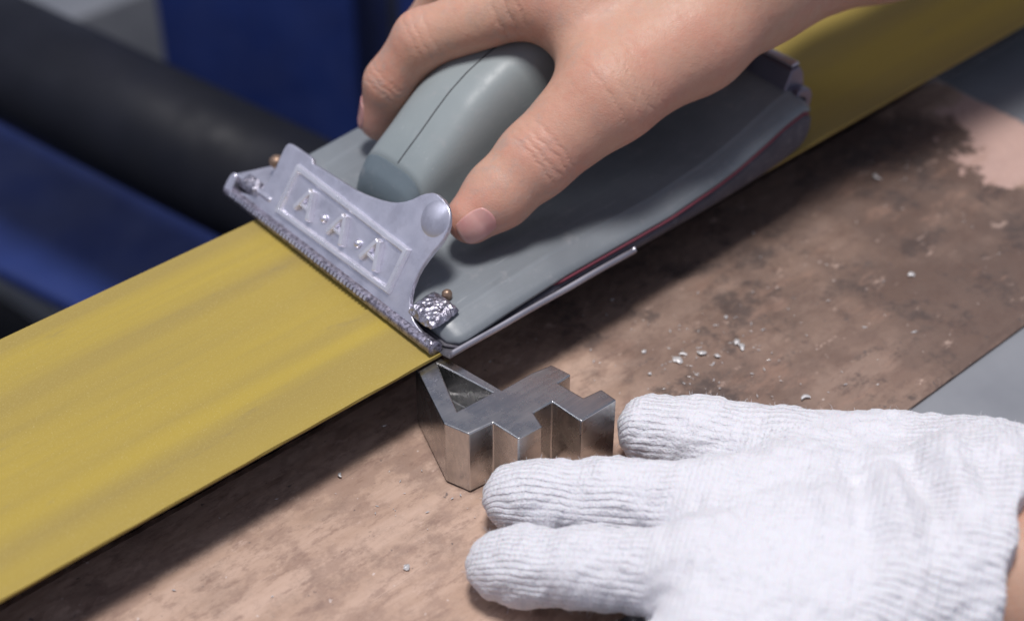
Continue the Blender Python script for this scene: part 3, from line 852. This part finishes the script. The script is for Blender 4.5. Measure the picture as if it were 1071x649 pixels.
    # stray cotton fibres standing off the knit
    pick = np.random.choice(len(V), 3200, replace=False); fv, ff = [], []
    for k in pick:
        if V[k, 2] < -22: continue
        p, n_ = V[k], N[k]; d_ = np.random.normal(0, 1, 3); d_ -= n_ * (d_ @ n_) * .75; d_ /= np.linalg.norm(d_); L = random.uniform(.7, 2.6)
        sd = np.cross(d_, n_ + .01); sd /= np.linalg.norm(sd) + 1e-9; b0 = len(fv)
        for t in (0, .5, 1):
            c = p + d_ * L * t + n_ * (.9 * math.sin(t * 2.2)); w_ = .05 * (1.1 - t); fv += [tuple(c - sd * w_), tuple(c + sd * w_)]
        ff += [[b0, b0 + 1, b0 + 3, b0 + 2], [b0 + 2, b0 + 3, b0 + 5, b0 + 4]]
    lint = mesh_obj('lint_fibres', fv, ff, GLOVE, root, attrs={'rib': np.zeros(len(fv)), 'row': np.zeros(len(fv)), 'ribamt': np.zeros(len(fv))}); lint['kind'] = 'stuff'
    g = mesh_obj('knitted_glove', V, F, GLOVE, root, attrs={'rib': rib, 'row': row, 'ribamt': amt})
    return root
make_glove()

# ------------------------------------------------------------------ small metal shavings on the board
def make_chips():
    spots = [(65.3, -18.8, 1.7), (70.3, -30.3, 2.1), (74.5, -29.0, 1.4), (80.9, -30.2, 2.3), (83.5, -34.5, 1.6), (88.1, -38.4, 2.6), (90.5, -33.6, 1.8), (92.5, -38.0, 1.5), (88.2, -67.0, 1.7),
             (78, 6.0, 1.4), (158.7, -50.7, 1.4), (196.9, -6.6, 2.0), (97, -24, 1.2), (62, -27, 1.2), (-33.7, .6, 1.4), (-44.2, -38.7, 2.0)]
    for k_, (x, y, s) in enumerate(spots):
        a0 = random.uniform(0, 6.28); n = 9; v = []; turn = random.uniform(.7, 1.9)
        for i in range(n):
            t = i / (n - 1); an = a0 + turn * t; r = .75 * s * (1 + .5 * t * (k_ % 3))
            px, py, pz = r * math.cos(an), r * math.sin(an), .12 + .22 * s * t * random.uniform(.6, 1)
            s_ = s; wd = (.5, .62, .4)[k_ % 3] * s * random.uniform(.8, 1.2) * math.sin(math.pi * (t * .85 + .1))
            for dr, dz in ((-wd, .1), (wd, .5 * wd), (wd, .5 * wd + .12), (-wd, .25)): v.append((px + dr * math.cos(an), py + dr * math.sin(an), pz + dz))
        v = [(x + q[0], y + q[1], -24.75 + q[2]) for q in v]
        f = grid_faces(n, 4, True) + [[0, 1, 2, 3], [(n - 1) * 4 + k for k in (3, 2, 1, 0)]]
        o = mesh_obj('metal_shaving', v, f, SWARF, base=(x, y, -24.75))
        own = {8: 'curled metal shaving lying just above the glove near the grey strip', 9: 'tiny metal shaving in the shadow beside the near edge of the sander',
               10: 'lone tiny metal shaving on the dark board towards the right edge', 11: 'metal shaving on the dark wood near the bare pinkish patch',
               14: 'metal shaving below the edge of the yellow belt, left of the steel block', 15: 'lone metal shaving on the pale wood left of the lowest gloved fingertip'}
        tag(o, own.get(k_, 'tiny bright metal shaving in the loose cluster between sander and glove'), 'shaving', 'metal shavings scattered on the board')
make_chips()

def make_filings():
    v, f = [], []
    for _ in range(220):
        if random.random() < .55: x, y = random.gauss(80, 22), random.gauss(-32, 16)
        elif random.random() < .5: x, y = random.gauss(-10, 22), random.gauss(-20, 14)
        else: x, y = random.uniform(-120, 240), random.uniform(-84, 15)
        if not (-130 < x < 255 and -86 < y < 22): continue
        r = random.uniform(.12, .42) * (1.5 if random.random() < .1 else 1); a = random.uniform(0, 6.28); b0 = len(v); e = random.uniform(1, 2.6)
        for k in range(4):
            an = a + k * math.pi / 2; rr = r * (e if k % 2 == 0 else .6)
            v.append((x + rr * math.cos(an), y + rr * math.sin(an), -24.62 + random.uniform(-.05, .15)))
        v.append((x, y, -24.62 + r * .7)); f += [[b0 + k, b0 + (k + 1) % 4, b0 + 4] for k in range(4)]
    o = mesh_obj('metal_filings', v, f, SWARF, smooth=False, base=(60, -30, -24.6))
    tag(o, 'fine metal dust and filings strewn over the wooden board', 'filings', kind='stuff')
make_filings()
